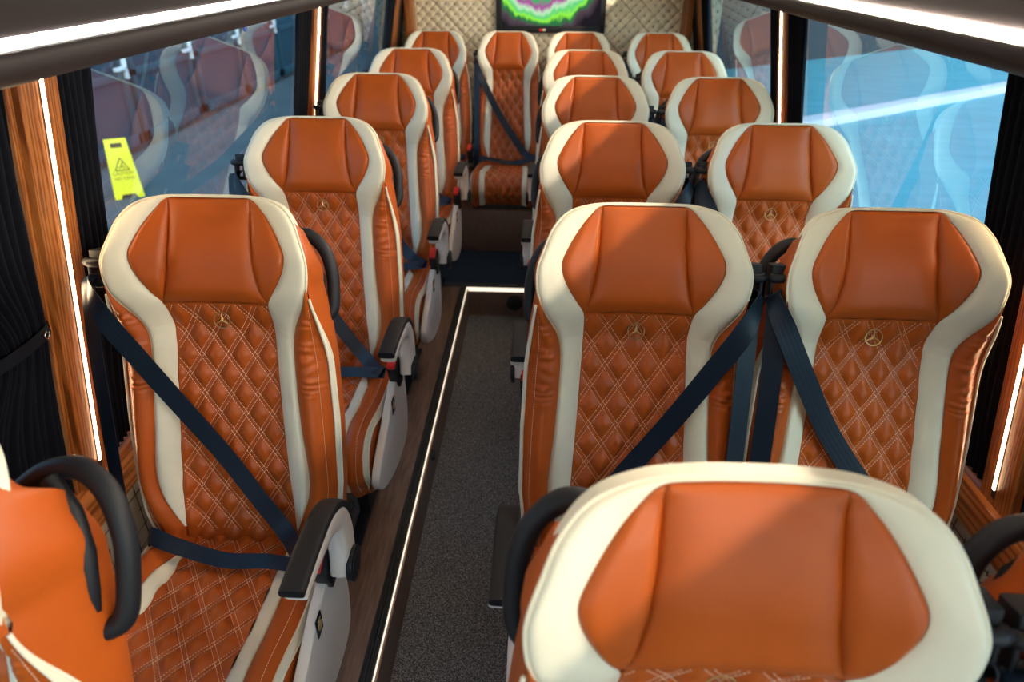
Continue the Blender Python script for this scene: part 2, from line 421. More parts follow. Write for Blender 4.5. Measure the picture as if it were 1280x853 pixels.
stitch_lines(lambda u, v: .006 < v < CT - .02 and abs(u) < np.interp(v, pv, qe) - .003, None, None, segs, .13, 0, CT, .09)
def on_cq(u, p, n=False):
    if n:
        a = cs(u, p, 0).reshape(3); c = cs(u, p, .01).reshape(3); return (c - a) / .01
    return cs(u, p, cq_w(u, p) + .0001).reshape(3)
M_CST = dash_mesh('cushion_stitching', segs, on_cq)
# cream strips: taper towards the back
pc = np.linspace(.085, CT, 90)
ci = np.interp(pc, pv, qe); co = ci + .036 * ss(.05, .2, pc) + .002
ts = np.linspace(0, 1, 9); UU = ci[:, None] * (1 - ts) + co[:, None] * ts; P2 = pc[:, None] + 0 * UU
b = MB(); G = cs(UU, P2, CH(UU, P2) + .005 * puff(ts, 3)[None] - .002)
b.grid(np.concatenate([cs(UU[:, :1], P2[:, :1], -.01), G, cs(UU[:, -1:], P2[:, -1:], -.01)], 1))
M_CC_R = b.mesh('cushion_cream_strip', CREAM, smooth=True); M_CC_L = mirror(M_CC_R)
# bolsters
pq = np.linspace(.0, CT, 110); bi = np.interp(pq, pc, co); bi = np.where(pq < .085, np.interp(pq, pv, qe), bi)
boo = .212 + .006 * ss(.1, .3, pq); ts = np.linspace(0, 1, 14)
UU = bi[:, None] * (1 - ts) + boo[:, None] * ts; P2 = pq[:, None] + 0 * UU
HB = CH(UU, P2) + .012 * np.sin(math.pi * ts)[None] - .004 - .016 * ts[None] ** 4
b = MB(); b.grid(np.concatenate([cs(UU[:, :1], P2[:, :1], -.01), cs(UU, P2, HB)], 1))
M_CB_R = b.mesh('cushion_bolster', ORANGE, smooth=True); M_CB_L = mirror(M_CB_R)
def cedge(p): return float(CH(np.array(.215), np.array(p)) - .020)
ptop = [cs(np.interp(p, pq, boo), p, cedge(p) + .002).reshape(3) for p in np.linspace(.02, CT, 70)]
plow = [q * np.array([1, .97, 1]) + np.array([.008, .004, -.016 - .012 * math.sin(math.pi * min(1, i / 45))]) for i, q in enumerate(ptop)]
b = MB(); b.tube(ptop, .003, 8); b.tube(plow, .0028, 8)
b.grid(np.stack([np.array(ptop), (np.array(ptop) + np.array(plow)) / 2 + np.array([.003, 0, 0]), np.array(plow)], 1))
M_CP_R = b.mesh('cushion_piping', CREAM, smooth=True); M_CP_L = mirror(M_CP_R)
side = [np.array([.226, q[1], max(.30, q[2] - .0)]) for q in plow]
b = MB()
rows = [np.array(plow), np.array([[.229, q[1] * .995, max(.293, q[2] - .05)] for q in plow]), np.array([[.216, q[1] * .99, min(q[2], .288)] for q in plow])]
b.grid(np.array(rows)); M_CS_R = b.mesh('cushion_side', ORANGE, smooth=True); M_CS_L = mirror(M_CS_R)
M_PAN = boxm('seat_pan', (-.215, -.45, .262), (.215, .03, .296), SHELL, .01)
segs = []
p_ = .02
while p_ < CT - .03: segs.append((0, p_, 0, p_ + .0036)); p_ += .0058
def on_cb(u, p, n=False):
    uu = np.interp(p, pq, bi) * .3 + np.interp(p, pq, boo) * .7
    if n:
        a = cs(uu, p, 0).reshape(3); c = cs(uu, p, .01).reshape(3); return (c - a) / .01
    return cs(uu, p, float(CH(np.array(uu), np.array(p))) + .012 * math.sin(math.pi * .7) - .004 - .016 * .7 ** 4 + .0006).reshape(3)
M_CBS_R = dash_mesh('cushion_bolster_stitching', segs, on_cb); M_CBS_L = mirror(M_CBS_R)

# ------------------------------------------------------------------ frame, plastics, belts (built for the left-hand column: aisle on +x)
def leg(x):
    b = MB(); b.prism([(-.36, .265), (-.05, .265), (-.10, .20), (-.13, .02), (-.02, .012), (-.02, 0), (-.40, 0), (-.40, .012), (-.26, .02), (-.28, .2)], 0, x - .018, x + .018)
    return b.mesh('leg', BLACK, bev=.004)
M_LEG_A, M_LEG_B = leg(.13), leg(-.13)
b = MB(); poly = catmull([(-.07, .40), (-.085, .47), (-.12, .485), (-.18, .495), (-.27, .470), (-.34, .438), (-.42, .408), (-.485, .372), (-.492, .335), (-.44, .285), (-.30, .235), (-.16, .222), (-.09, .25), (-.07, .32)], 4)
b.prism([tuple(p) for p in poly], 0, .228, .252); M_SIDE = b.mesh('side_panel', GREYP, bev=.007, seg=3)
b = MB(); b.box((.2515, -.280, .430), (.2545, -.248, .479)); M_STICK = b.mesh('sticker', PLATE, bev=.001)
b = MB(); b.disc((.2545, -.264, .454), .0115, 0, .0008); b.box((.2545, -.272, .469), (.2552, -.256, .472)); M_STD = b.mesh('sticker_emblem', GOLD)
# armrest hook
AC = catmull([(-.165, .520), (-.156, .595), (-.174, .658), (-.224, .693), (-.290, .703), (-.355, .703), (-.405, .700)], 6)
AW = np.interp(np.linspace(0, 1, len(AC)), [0, .2, .45, .7, 1], [.040, .034, .024, .016, .011])
def hook(lo, hi, hw, i0, i1, x0, x1, name, m, ext=0.0):
    rows = []; xc = (x0 + x1) / 2; hx = (x1 - x0) / 2
    for i in range(i0, i1):
        a = AC[max(0, i - 1)]; c = AC[min(len(AC) - 1, i + 1)]; tdir = (c - a) / np.linalg.norm(c - a)
        n = np.array([tdir[1], -tdir[0]])   # outward (back / up)
        if n[1] < -0.2: n = -n
        L = []
        l, h = lo(i), hi(i)
        for k in range(16):
            an = 2 * math.pi * k / 16
            sx = math.copysign(abs(math.cos(an)) ** .5, math.cos(an)); sy = math.copysign(abs(math.sin(an)) ** .5, math.sin(an))
            q = AC[i] + n * ((l + h) / 2 + (h - l) / 2 * sy)
            L.append((xc + hx * sx, q[0], q[1]))
        rows.append(L)
    b = MB(); b.sweep(rows); me = b.mesh(name, m, smooth=True); me.set_sharp_from_angle(angle=rad(50)); return me
# outward normal: for the vertical start the outside is towards the seat's back (+y)
M_ARM = hook(lambda i: -AW[i], lambda i: AW[i], None, 0, len(AC) - 1, .238, .280, 'armrest', GREYP)
M_PAD = hook(lambda i: AW[i] - .006, lambda i: AW[i] + .012, None, 10, len(AC), .234, .279, 'armrest_pad', BLACK)
b = MB(); b.disc((.275, -.166, .528), .038, 0, .012, 28); b.disc((.286, -.166, .528), .026, 0, .003, 28); M_CAP = b.mesh('pivot_cap', BLACK, bev=.003)
# buckle
b = MB(); b.prism([(-.135, .44), (-.180, .435), (-.225, .53), (-.175, .548)], 0, .226, .258); M_BUC = b.mesh('buckle', BLACK, bev=.005)
b = MB(); b.prism([(-.208, .505), (-.232, .538), (-.182, .558), (-.175, .53)], 0, .230, .254); M_BTN = b.mesh('buckle_button', REDP, bev=.003)
def ribbon(name, pts, wdir, width, n_each=10, thick=.0016):
    C = catmull(pts, n_each); W = catmull(wdir, n_each) if len(wdir) == len(pts) else np.tile(np.array(wdir[0]), (len(C), 1))
    wd = catmull([(x,) for x in width], n_each)[:, 0] if hasattr(width, '__len__') else np.full(len(C), width)
    T = np.gradient(C, axis=0); T /= np.linalg.norm(T, axis=1)[:, None]
    W = W - (W * T).sum(1)[:, None] * T; W /= np.linalg.norm(W, axis=1)[:, None]; N = np.cross(T, W)
    xs = np.linspace(-.5, .5, 9); rid = np.array([0, .0003, .0001, .0003, .0001, .0003, .0001, .0003, 0])
    top = C[:, None] + W[:, None] * (xs[None, :, None] * wd[:, None, None]) + N[:, None] * (thick / 2 + rid[None, :, None])
    bot = C[:, None] + W[:, None] * (xs[None, ::-1, None] * wd[:, None, None]) - N[:, None] * (thick / 2 + rid[None, ::-1, None])
    P = np.concatenate([top, bot], 1); b = MB(); b.grid(P, closed_u=True)
    me = mk(name, b.v, b.f, BELT, True); me.set_sharp_from_angle(angle=rad(60))
    uv = me.uv_layers.new(name='UVMap'); nu = P.shape[1]
    ucol = np.concatenate([xs, xs[::-1]]) + .5
    idx = np.zeros(len(me.loops), int); me.loops.foreach_get('vertex_index', idx)
    co = np.stack([ucol[idx % nu], (idx // nu) * .01], 1); uv.data.foreach_set('uv', co.ravel()); return me
def bkp(u, v, w): return tuple(bk(u, v, w).reshape(3))
GU, GV, GW = -.226, .652, .000
def diag(n=9):
    pts = []
    a = np.array(bkp(GU + .004, GV - .03, .005)); e = np.array([.220, -.165, .505])
    ctl = [(-.236, .625, .062), (-.205, .555, .078), (-.150, .455, .058), (-.080, .335, .034), (0, .225, .030), (.08, .125, .048), (.150, .055, .078)]
    pts = [bkp(GU, GV - .018, .040)] + [bkp(*c) for c in ctl] + [tuple(e)]
    return pts
dp = diag()
wd0 = (np.array(bkp(.06, .07, 0)) - np.array(bkp(0, 0, 0)))
wds = [tuple(np.array((0.15, -.5, .3)))] + [tuple(np.array((.4, -.4, .6)))] + [tuple(wd0 / np.linalg.norm(wd0))] * (len(dp) - 2)
M_SB = ribbon('shoulder_belt', dp, wds, [.03, .036, .044, .046, .046, .046, .046, .046, .040])
hp = [bkp(GU, GV - .020, .034), bkp(-.224, .60, .050), bkp(-.222, .48, .060), bkp(-.222, .30, .058), bkp(-.224, .12, .050), bkp(-.228, .03, .030), (-.236, -.02, .34)]
M_HB = ribbon('retractor_belt', hp, [(1, -.35, 0)], [.034, .040, .042, .042, .042, .042, .042])
lp = [(-.212, -.02, .40), (-.195, -.055, .468), (-.12, -.085, .470), (0, -.105, .452), (.10, -.112, .462), (.220, -.165, .505)]
M_LB = ribbon('lap_belt', lp, [(0, -.4, -.6), (0.1, -.75, -.65), (0, -.85, -.4), (0, -.8, -.55), (0, -.7, -.7), (0, -.7, -.7)], [.036, .038, .036, .034, .032, .030])
M_LBS = ribbon('lap_belt', [(-.212, -.03, .40), (-.195, -.05, .462), (-.12, -.062, .463), (0, -.068, .446), (.10, -.085, .455), (.220, -.165, .505)], [(0, -.4, -.6), (0.1, -.75, -.65), (0, -.85, -.4), (0, -.8, -.55), (0, -.7, -.7), (0, -.7, -.7)], [.04, .04, .036, .034, .034, .034])
# belt guide on the shoulder
b = MB()
c0 = bk(GU, GV, 0).reshape(3)
for (du0, du1, dv0, dv1, w0, w1) in ((-.013, .016, .006, .038, -.026, .010), (-.016, -.009, -.034, .012, -.014, .016), (.010, .017, -.034, .012, -.014, .016), (-.018, .019, -.040, -.029, -.012, .018)):
    q = [bk(GU + u, GV + v, w_ + .034).reshape(3) for w_ in (w0, w1) for (u, v) in ((du0, dv0), (du1, dv0), (du1, dv1), (du0, dv1))]
    b.add(q, [(0, 3, 2, 1), (4, 5, 6, 7), (0, 1, 5, 4), (1, 2, 6, 5), (2, 3, 7, 6), (3, 0, 4, 7)])
M_GUIDE = b.mesh('belt_guide', BLACK, bev=.005, seg=3)
b = MB(); b.tube([bk(GU - .019, GV + .014, .046).reshape(3), bk(GU - .010, GV + .012, .050).reshape(3), bk(GU + .010, GV + .012, .050).reshape(3), bk(GU + .016, GV + .014, .046).reshape(3)], .0095, 12)
M_GROLL = b.mesh('guide_roller', BLACK, smooth=True)
# grab handle behind the aisle shoulder
def handle(pts, mount):
    b = MB(); hp_ = catmull([bkp(*p) for p in pts], 6); b.tube([tuple(p) for p in hp_], [.0145] * len(hp_), 12)
    b.tube([bkp(*p) for p in mount], .012, 10); me = b.mesh('grab_handle', BLACK, smooth=True); me.set_sharp_from_angle(angle=rad(60)); return me
M_HAND = handle([(.095, .672, -.045), (.130, .708, -.064), (.172, .716, -.074), (.207, .686, -.074), (.224, .640, -.070), (.228, .590, -.064), (.224, .548, -.056), (.195, .522, -.040)],
                [(.150, .700, -.052), (.185, .672, -.050), (.204, .630, -.046), (.208, .580, -.042), (.206, .535, -.040)])
M_HANDW = handle([(.100, .680, -.045), (.130, .710, -.064), (.172, .722, -.074), (.212, .700, -.074), (.236, .650, -.070), (.243, .592, -.064), (.239, .540, -.056), (.208, .520, -.040)],
                [(.150, .712, -.052), (.188, .680, -.046), (.208, .635, -.040), (.213, .580, -.036), (.212, .530, -.036)])
SYM = [('cream_trim', M_CREAM), ('head_pillow', M_PILLOW), ('head_side_panel', M_HSIDE_L), ('head_side_panel', M_HSIDE_R), ('quilted_panel', M_QUILT),
       ('stitching', M_STITCH), ('side_bolster', M_BOL_L), ('side_bolster', M_BOL_R), ('bolster_stitching', M_BST_L), ('bolster_stitching', M_BST_R),
       ('side_wrap', M_WRAP), ('back_shell', M_SHELL), ('piping', M_PIPE), ('edge_piping', M_EPIPE_L), ('edge_piping', M_EPIPE_R),
       ('side_gusset', M_EP2_L), ('side_gusset', M_EP2_R), ('emblem', M_EMB), ('cushion_quilt', M_CQ), ('cushion_stitching', M_CST),
       ('cushion_cream_strip', M_CC_L), ('cushion_cream_strip', M_CC_R), ('cushion_bolster', M_CB_L), ('cushion_bolster', M_CB_R),
       ('cushion_bolster_stitching', M_CBS_L), ('cushion_bolster_stitching', M_CBS_R), ('cushion_piping', M_CP_L), ('cushion_piping', M_CP_R),
       ('cushion_side', M_CS_L), ('cushion_side', M_CS_R), ('seat_pan', M_PAN)]
STUFFN = {'stitching', 'bolster_stitching', 'cushion_stitching', 'cushion_bolster_stitching'}
BACKN = {'cream_trim', 'head_pillow', 'head_side_panel', 'quilted_panel', 'stitching', 'side_bolster', 'bolster_stitching', 'side_wrap', 'back_shell', 'piping', 'edge_piping', 'side_gusset', 'emblem', 'belt_guide', 'shoulder_belt', 'retractor_belt', 'grab_handle'}
MIR = {}
def mm(me, mirrored):
    if not mirrored: return me
    if me.name not in MIR: MIR[me.name] = mirror(me)
    return MIR[me.name]
ROWY = [.508, 1.344, 2.118, 2.967, 3.795, 4.676]
COLX = {'L': -.688, 'I': .210, 'O': .708, 'C': -.229}
YOFF = -BACK_L * math.sin(TH) + .024 * math.cos(TH)
LAB = {
 ('L',0): 'tan and cream seat cut off at the lower left corner, black handle on its shoulder',
 ('L',1): 'large single seat with visible cushion and armrest, beside the near lit oak pillar',
 ('L',2): 'second whole single seat from the front, directly behind the large one with the cushion',
 ('L',3): 'third whole single seat from the front, beside the far lit oak pillar',
 ('L',4): 'fourth whole single seat from the front, last before the rear wall corner seat',
 ('L',5): 'rear wall corner seat at the end of the single seat column',
 ('I',0): 'very large blurred tan and cream seat filling the lower right of the photo',
 ('I',1): 'aisle seat with dark emblem, directly behind the very large blurred seat',
 ('I',2): 'second aisle seat behind the very large blurred one, only head and upper quilting visible',
 ('I',3): 'third aisle seat behind the very large blurred one',
 ('I',4): 'fourth aisle seat behind the very large blurred one, just before the back row',
 ('I',5): 'back row seat in line with the double column aisle seats, below the screen corner',
 ('O',0): 'mostly hidden seat in the lower right corner, only black handle and blue belts visible',
 ('O',1): 'large window seat of the pairs with gold emblem and navy belt from its shoulder',
 ('O',2): 'second window seat of the pairs, its head against the bright blue window',
 ('O',3): 'third window seat of the pairs, just before the far lit pillar',
 ('O',4): 'fourth window seat of the pairs, just before the back row corner seat',
 ('O',5): 'back row corner seat of the pairs, before the quilted rear wall',
 ('C',5): 'seat facing straight up the aisle below the screen, whole back and cushion visible',
}
def seat(colk, r):
    mir = colk == 'I'
    root = empty('passenger_seat', (COLX[colk] - (.09 if (colk, r) == ('L', 0) else 0), ROWY[r] + YOFF + (.09 if (colk, r) == ('L', 0) else 0), 0), label=LAB[(colk, r)], cat='seat', group='tan and cream leather bus seats')
    if r == 5: root.scale = (.88 if colk == 'C' else .92, 1, 1)
    if (colk, r) == ('L', 0): root.rotation_euler.z = rad(-15)
    for n, me in SYM:
        if r >= 4 and n in STUFFN and colk != 'C' and n != 'stitching': continue
        obj(n, me, root, kind='stuff' if n in STUFFN else None)
    g = lambda n, me, p=root: obj(n, mm(me, mir), p)
    if r < 5: obj('leg', M_LEG_A, root); obj('leg', M_LEG_B, root)
    gx = -.014 if colk == 'L' else 0
    gd = g('belt_guide', M_GUIDE); gd.location.x = gx; g('guide_roller', M_GROLL, gd)
    g('shoulder_belt', M_SB).location.x = gx; g('retractor_belt', M_HB).location.x = 2.6 * gx; g('lap_belt', M_LB if (colk, r) in (('L', 1), ('L', 0)) else M_LBS)
    bu = g('buckle', M_BUC); bu.location = (.012 if colk == 'L' else 0, 0, .03 if colk == 'L' else 0); g('buckle_button', M_BTN, bu)
    if colk in 'LI' and r < 5:
        sp = g('side_panel', M_SIDE); sp.location.x = .008 if colk == 'L' else 0; st = g('sticker', M_STICK, sp) if r < 5 else None
        if st: 
            st2 = g('sticker_emblem', M_STD, sp)
        ar = g('armrest', M_ARM); ar.location.x = .034 if colk == 'L' else 0; g('armrest_pad', M_PAD, ar); g('pivot_cap', M_CAP, ar)
    if r < 5:
        obj('grab_handle', mm(M_HANDW if (colk, r) == ('L', 0) else M_HAND, colk in 'IO'), root)
    if (colk, r) == ('I', 0):   # this seat's back stands a little more upright
        a_ = rad(6.2); root.location.y += .070
        for ch in root.children:
            if ch.name.split('.')[0] in BACKN:
                ch.rotation_euler.x = a_; ch.location.y += SEAT_Z * math.sin(a_); ch.location.z += SEAT_Z * (1 - math.cos(a_))
    return root

# ------------------------------------------------------------------ bus body
def struct(name, me, parent=None): return obj(name, me, parent, kind='structure')
Y0, Y1 = -1.2, 5.02
AX0, AX1, STEPY = -.398, .06, 3.48
struct('floor', boxm('floor', (AX0, Y0, -.20), (AX1, STEPY, -.17), CARPET))
struct('floor_platform_left', boxm('floor_platform_left', (-1.16, Y0, -.20), (-.60, STEPY + .0, 0), CARPET))
struct('floor_platform_right', boxm('floor_platform_right', (AX1, Y0, -.20), (1.17, STEPY, 0), CARPET))
struct('floor_rear', boxm('floor_rear', (-1.16, STEPY, -.20), (1.17, Y1, 0), NAVYC))
# platform edge: laminate strip, ribbed black nosing, light line, laminate riser
tr = empty('trim_1', (0, 0, 0), kind='structure')
obj('laminate_strip', boxm('laminate_strip', (-.60, Y0, -.17), (-.438, STEPY, .004), LAMI, .002), tr)
b = MB()
for k in range(4): b.box((-.438 + k * .009, Y0, -.02), (-.438 + k * .009 + .0075, STEPY, .006 if k != 1 else .008))
b.box((-.438, Y0, -.17), (-.403, STEPY, .001))
obj('ribbed_nosing', b.mesh('ribbed_nosing', RUBBER, bev=.001), tr)
obj('light_line', boxm('light_line', (-.4025, Y0, -.003), (-.3990, STEPY - .004, .003), LEDF), tr)
obj('riser', boxm('riser', (-.4025, Y0, -.17), (-.393, STEPY, -.005), LAMI), tr)
b = MB(); b.disc((-.393, 2.06, -.04), .018, 0, .012, 20); obj('floor_lamp_button', b.mesh('floor_lamp_button', RUBBER, bev=.002), tr)
tr = empty('trim_2', (0, STEPY, 0), kind='structure')
obj('light_line', boxm('light_line', (AX0 - .004, -.012, -.016), (AX1, -.003, .004), LEDF), tr)
obj('riser', boxm('riser', (AX0, -.006, -.17), (AX1, 0, -.016), LAMI), tr)
obj('ribbed_nosing', boxm('ribbed_nosing', (-.66, -.003, -.001), (AX1, .05, .007), RUBBER, .002), tr)
b = MB(); b.disc((-.135, -.018, -.085), .045, 1, .014, 28); b.disc((-.135, -.022, -.085), .034, 1, .006, 28); obj('round_vent', b.mesh('round_vent', RUBBER, bev=.003), tr)
# plinth below the back row
struct('trim_3', boxm('trim_3', (-1.14, 4.02, 0), (1.15, 4.97, .262), LAMI, .004))

def lean(side, z): return side * (1.070 - .175 * (z - .515)) + (.0 if side < 0 else .012)
def quilt_wall(name, w_, h_, du, dv, res, amp, m, rot=True):
    # sheet in local x (width), z (height), relief along -y
    nx, nz = int(w_ / res), int(h_ / res); X, Z = np.meshgrid(np.linspace(0, w_, nx), np.linspace(0, h_, nz))
    if rot: a, c = X / du + Z / dv, X / du - Z / dv
    else: a, c = X / du, Z / dv
    q = lambda d: ss(.0, .3, np.abs(d - np.round(d)))
    H = amp * np.sqrt(q(a) * q(c)); P = np.stack([X, -H, Z], -1); b = MB(); b.grid(P); return b.mesh(name, m, smooth=True)
SEAM = mat('brown_seam_thread', (.22, .13, .06), .8)
def seam_mesh(w_, h_, du, dv, rot, y):
    b = MB()
    def seg(p, q):
        p, q = np.array(p), np.array(q); d = (q - p) / np.linalg.norm(q - p); n_ = np.array([-d[1], d[0]]) * .0022
        vs = [(*(p + n_), y), (*(p - n_), y), (*(q - n_), y), (*(q + n_), y)]
        b.add([(v[0], v[2], v[1]) for v in vs], [(0, 1, 2, 3)])
    if not rot:
        for k in range(int(w_ / du) + 1): seg((k * du, 0), (k * du, h_))
        for k in range(int(h_ / dv) + 1): seg((0, k * dv), (w_, k * dv))
    else:
        for sg_ in (1, -1):
            for k in range(-60, 140):
                # x = du*(k - sg*z/dv)
                z0_, z1_ = 0, h_; pts = []
                for z in (z0_, z1_): pts.append([du * (k - sg_ * z / dv), z])
                (xa, za), (xb, zb_) = pts
                if xa > xb: (xa, za), (xb, zb_) = (xb, zb_), (xa, za)
                if xb <= 0 or xa >= w_: continue
                if xa < 0: za += (zb_ - za) * (0 - xa) / (xb - xa); xa = 0
                if xb > w_: zb_ = za + (zb_ - za) * (w_ - xa) / (xb - xa); xb = w_
                seg((xa, za), (xb, zb_))
    return b.mesh('seam_thread', SEAM)
PANELC = mat('cream_quilted_vinyl', (0.74, 0.66, 0.47), 0.5)
for side, nm in ((-1, 'left'), (1, 'right')):
    q = quilt_wall('wall_' + nm, 5.6, .45, .055, .055, .012, .010, PANELC, rot=False)
    o = struct('wall_' + nm, q); o.location = (side * 1.15 + (.0 if side < 0 else .012), Y1 if side > 0 else Y1 - 5.6, 0)
    o.rotation_euler = (0, 0, rad(-90) if side > 0 else rad(90))
    # (front of sheet faces the aisle)
    obj('seam_thread', seam_mesh(5.6, .45, .055, .055, False, -.0035), o, kind='stuff')
    xs0 = 1.05
    sl = MB(); lo, hi = (-1.2, -xs0) if side < 0 else (xs0 + .012, 1.212)
    sl.box((lo, Y0, .415), (hi, Y1, .515)); struct('trim_%d' % (4 if side < 0 else 5), sl.mesh('sill', WOODY, bev=.006))
    # header above windows
    z0, z1 = 1.47, 1.96
    p = [(lean(side, z0) + side * .02, z0), (lean(side, z0) + side * .08, z0), (lean(side, z1) + side * .08, z1), (lean(side, z1) + side * .0, z1)]
    hd = MB(); hd.prism(p, 1, Y0, Y1); struct('trim_%d' % (6 if side < 0 else 7), hd.mesh('header', RACKM))
PILY = [-.48, 1.265, 3.01, 4.75]
nwin = 0; ncur = 0
def slab(side, y0, y1, z0, z1, d0, d1):
    # slab lying in the leaning wall plane, d = distance outward from the plane
    return [(lean(side, z) + side * d, y, z) for z in (z0, z1) for (y, d) in ((y0, d0), (y1, d0), (y1, d1), (y0, d1))]
BOXF = [(0,3,2,1),(4,5,6,7),(0,1,5,4),(1,2,6,5),(2,3,7,6),(3,0,4,7)]
for side, nm in ((-1, 'left'), (1, 'right')):
    for k, py in enumerate(PILY):
        pl = empty('trim_%d' % (10 + k + (0 if side < 0 else 10)), (lean(side, .51), py, .51), kind='structure')
        def sub(name, y0, y1, z0, z1, d0, d1, m, bev=0.0):
            b = MB(); b.add([(x - lean(side, .51), y, z - .51) for (x, y, z) in slab(side, y0, y1, z0, z1, d0, d1)], BOXF)
            return obj(name, b.mesh(name, m, bev=bev), pl)
        hw = .056
        sub('pillar_board', -hw, hw, .50, 1.56, .0, .055, WOOD, .004)
        sub('pillar_edge', -hw - .016, -hw + .001, .50, 1.56, .012, .055, WOOD, .003)
        if k == 3: continue
        sub('light_channel', .0, .013, .535, 1.54, -.0015, .01, RUBBER)
        sub('light_strip', .0025, .0105, .560, 1.54, -.003, .002, LEDP)
    # windows between pillars
    for k in range(3):
        nwin += 1
        y0, y1 = PILY[k] + .05, PILY[k + 1] - .05
        wr_ = empty('window_%d' % nwin, (lean(side, .51), (y0 + y1) / 2, .51), kind='structure')
        def sub(name, y0_, y1_, z0, z1, d0, d1, m, bev=0.0):
            b = MB(); b.add([(x - lean(side, .51), y - (y0 + y1) / 2, z - .51) for (x, y, z) in slab(side, y0_, y1_, z0, z1, d0, d1)], BOXF)
            return obj(name, b.mesh(name, m, bev=bev), wr_)
        b = MB(); q = [(lean(side, z) + side * .05 - lean(side, .51), y - (y0 + y1) / 2, z - .51) for (y, z) in ((y0, .51), (y1, .51), (y1, 1.56), (y0, 1.56))]
        obj('pane', mk('pane', q, [(0, 1, 2, 3) if side < 0 else (3, 2, 1, 0)], GLASS, False), wr_)
        sub('frame', y0 - .01, y0 + .03, .51, 1.56, .035, .065, DARKF, .004)
        sub('frame', y1 - .03, y1 + .01, .51, 1.56, .035, .065, DARKF, .004)
        sub('frame', y0, y1, .505, .545, .035, .065, DARKF, .004)
        if (side, k) == (-1, 1):
            b = MB(); x_ = lean(side, 1.40) + .046
            b.disc((lean(side, 1.425) + side * .05 + .001 - lean(side, .51), 2.37 - (y0 + y1) / 2, 1.425 - .51), .012, 0, .001, 20)
            obj('round_sticker', b.mesh('round_sticker', mat('blue_sticker', (.02, .06, .4), .4)), wr_)
    # last side window bay next to the rear wall: solid post
    b = MB(); b.add(slab(side, 4.80, Y1, .50, 1.56, .0, .05), BOXF); struct('trim_%d' % (30 if side < 0 else 31), b.mesh('post', DARKF))

# rear wall, quilted, with rubber corners
rw = struct('wall_back', quilt_wall('wall_back', 2.26, 1.70, .062, .062, .011, .012, PANELC)); rw.location = (-1.125, 4.98, .25); obj('seam_thread', seam_mesh(2.26, 1.70, .062, .062, True, -.004), rw, kind='stuff')
for s_ in (-1, 1):
    b = MB(); b.box((s_ * .90 - .03 + .01, 4.88, .6), (s_ * .90 + .03 + .01, 4.98, 1.95)); struct('trim_%d' % (33 + s_), b.mesh('corner', WOOD, bev=.01))
struct('ceiling', boxm('ceiling', (-1.0, Y0, 1.95), (1.02, Y1, 2.0), CEILM))

# unseen front end behind the viewer, added to cut frontal fill: dash wall, header and windscreen
fw_ = empty('wall_front', (0, Y0, 0), kind='structure')
obj('dash_panel', boxm('dash_panel', (-1.15, -.06, -.2), (1.17, 0, .85), SHELL), fw_)
obj('front_header', boxm('front_header', (-1.0, -.06, 1.72), (1.02, 0, 2.0), SHELL), fw_)
obj('windscreen', mk('windscreen', [(-1.0, -.03, .85), (1.02, -.03, .85), (1.02, -.03, 1.72), (-1.0, -.03, 1.72)], [(3, 2, 1, 0)], GLASS, False), fw_)

# ------------------------------------------------------------------ overhead racks with light bands
def rack(side):
    # section (x towards the aisle from the wall, z)
    s = side; xo = .012 if s > 0 else .0
    zb = 1.48
    K = 1.16
    prof = catmull([(.86, .02), (.80, .004), (.70, 0), (.64, .002), (.600, .008), (.578, .022), (.573, .037), (.577, .0455), (.588, .0455)], 5)
    pts = [tuple(p) for p in prof] + [(.590, .0455), (.5955, .0579), (.599, .0615), (.630, .11), (.690, .22), (.73, .26), (.80, .26)]
    body = [(s * K * x, K * z) for x, z in pts]
    root = empty('overhead_rack', (xo, 1.9, zb), cat='luggage rack', label='dark grey overhead rack with white light band above the single seats' if s < 0 else 'dark grey overhead rack with white light band above the double seats', group='overhead racks')
    b = MB(); b.prism(body, 1, Y0 - 1.9, Y1 - 1.9 - .05)
    me = b.mesh('rack_shell', RACKM, smooth='auto'); me.polygons.foreach_set('use_smooth', [True] * len(me.polygons)); me.set_sharp_from_angle(angle=rad(38))
    obj('rack_shell', me, root)
    b = MB(); b.prism([(s * K * x, K * z) for x, z in ((.5885, .0458), (.5922, .0566), (.596, .0566), (.592, .0458))], 1, Y0 - 1.9, Y1 - 1.9 - .06)
    lb = obj('light_band', b.mesh('light_band', LEDD), root)
    ya, yb = Y0 - 1.9, Y1 - 1.9 - .06
    q = [(s * K * .5922, ya, K * .0566), (s * K * .5922, yb, K * .0566), (s * K * .5926, yb, K * .0577), (s * K * .5926, ya, K * .0577)]
    obj('diode_row', mk('diode_row', q, [(0, 1, 2, 3) if s < 0 else (3, 2, 1, 0)], LEDR if s > 0 else LEDL, False), lb)
rack(-1); rack(1)

# ------------------------------------------------------------------ screen on the rear wall
TVM = bpy.data.materials.new('aurora_screen'); TVM.use_nodes = True
n = TVM.node_tree; n.nodes.clear()
o_ = n.nodes.new('ShaderNodeOutputMaterial'); e_ = n.nodes.new('ShaderNodeEmission'); n.links.new(e_.outputs[0], o_.inputs[0]); e_.inputs[1].default_value = TV_GLOW
tc = n.nodes.new('ShaderNodeTexCoord'); sx = n.nodes.new('ShaderNodeSeparateXYZ'); n.links.new(tc.outputs['Object'], sx.inputs[0])
nz = n.nodes.new('ShaderNodeTexNoise'); nz.inputs['Scale'].default_value = 3.5; nz.inputs['Detail'].default_value = 3; mp = n.nodes.new('ShaderNodeMapping')
mp.inputs['Rotation'].default_value = (0, rad(35), 0); mp.inputs['Scale'].default_value = (2.2, 1, .9); n.links.new(tc.outputs['Object'], mp.inputs[0]); n.links.new(mp.outputs[0], nz.inputs['Vector'])
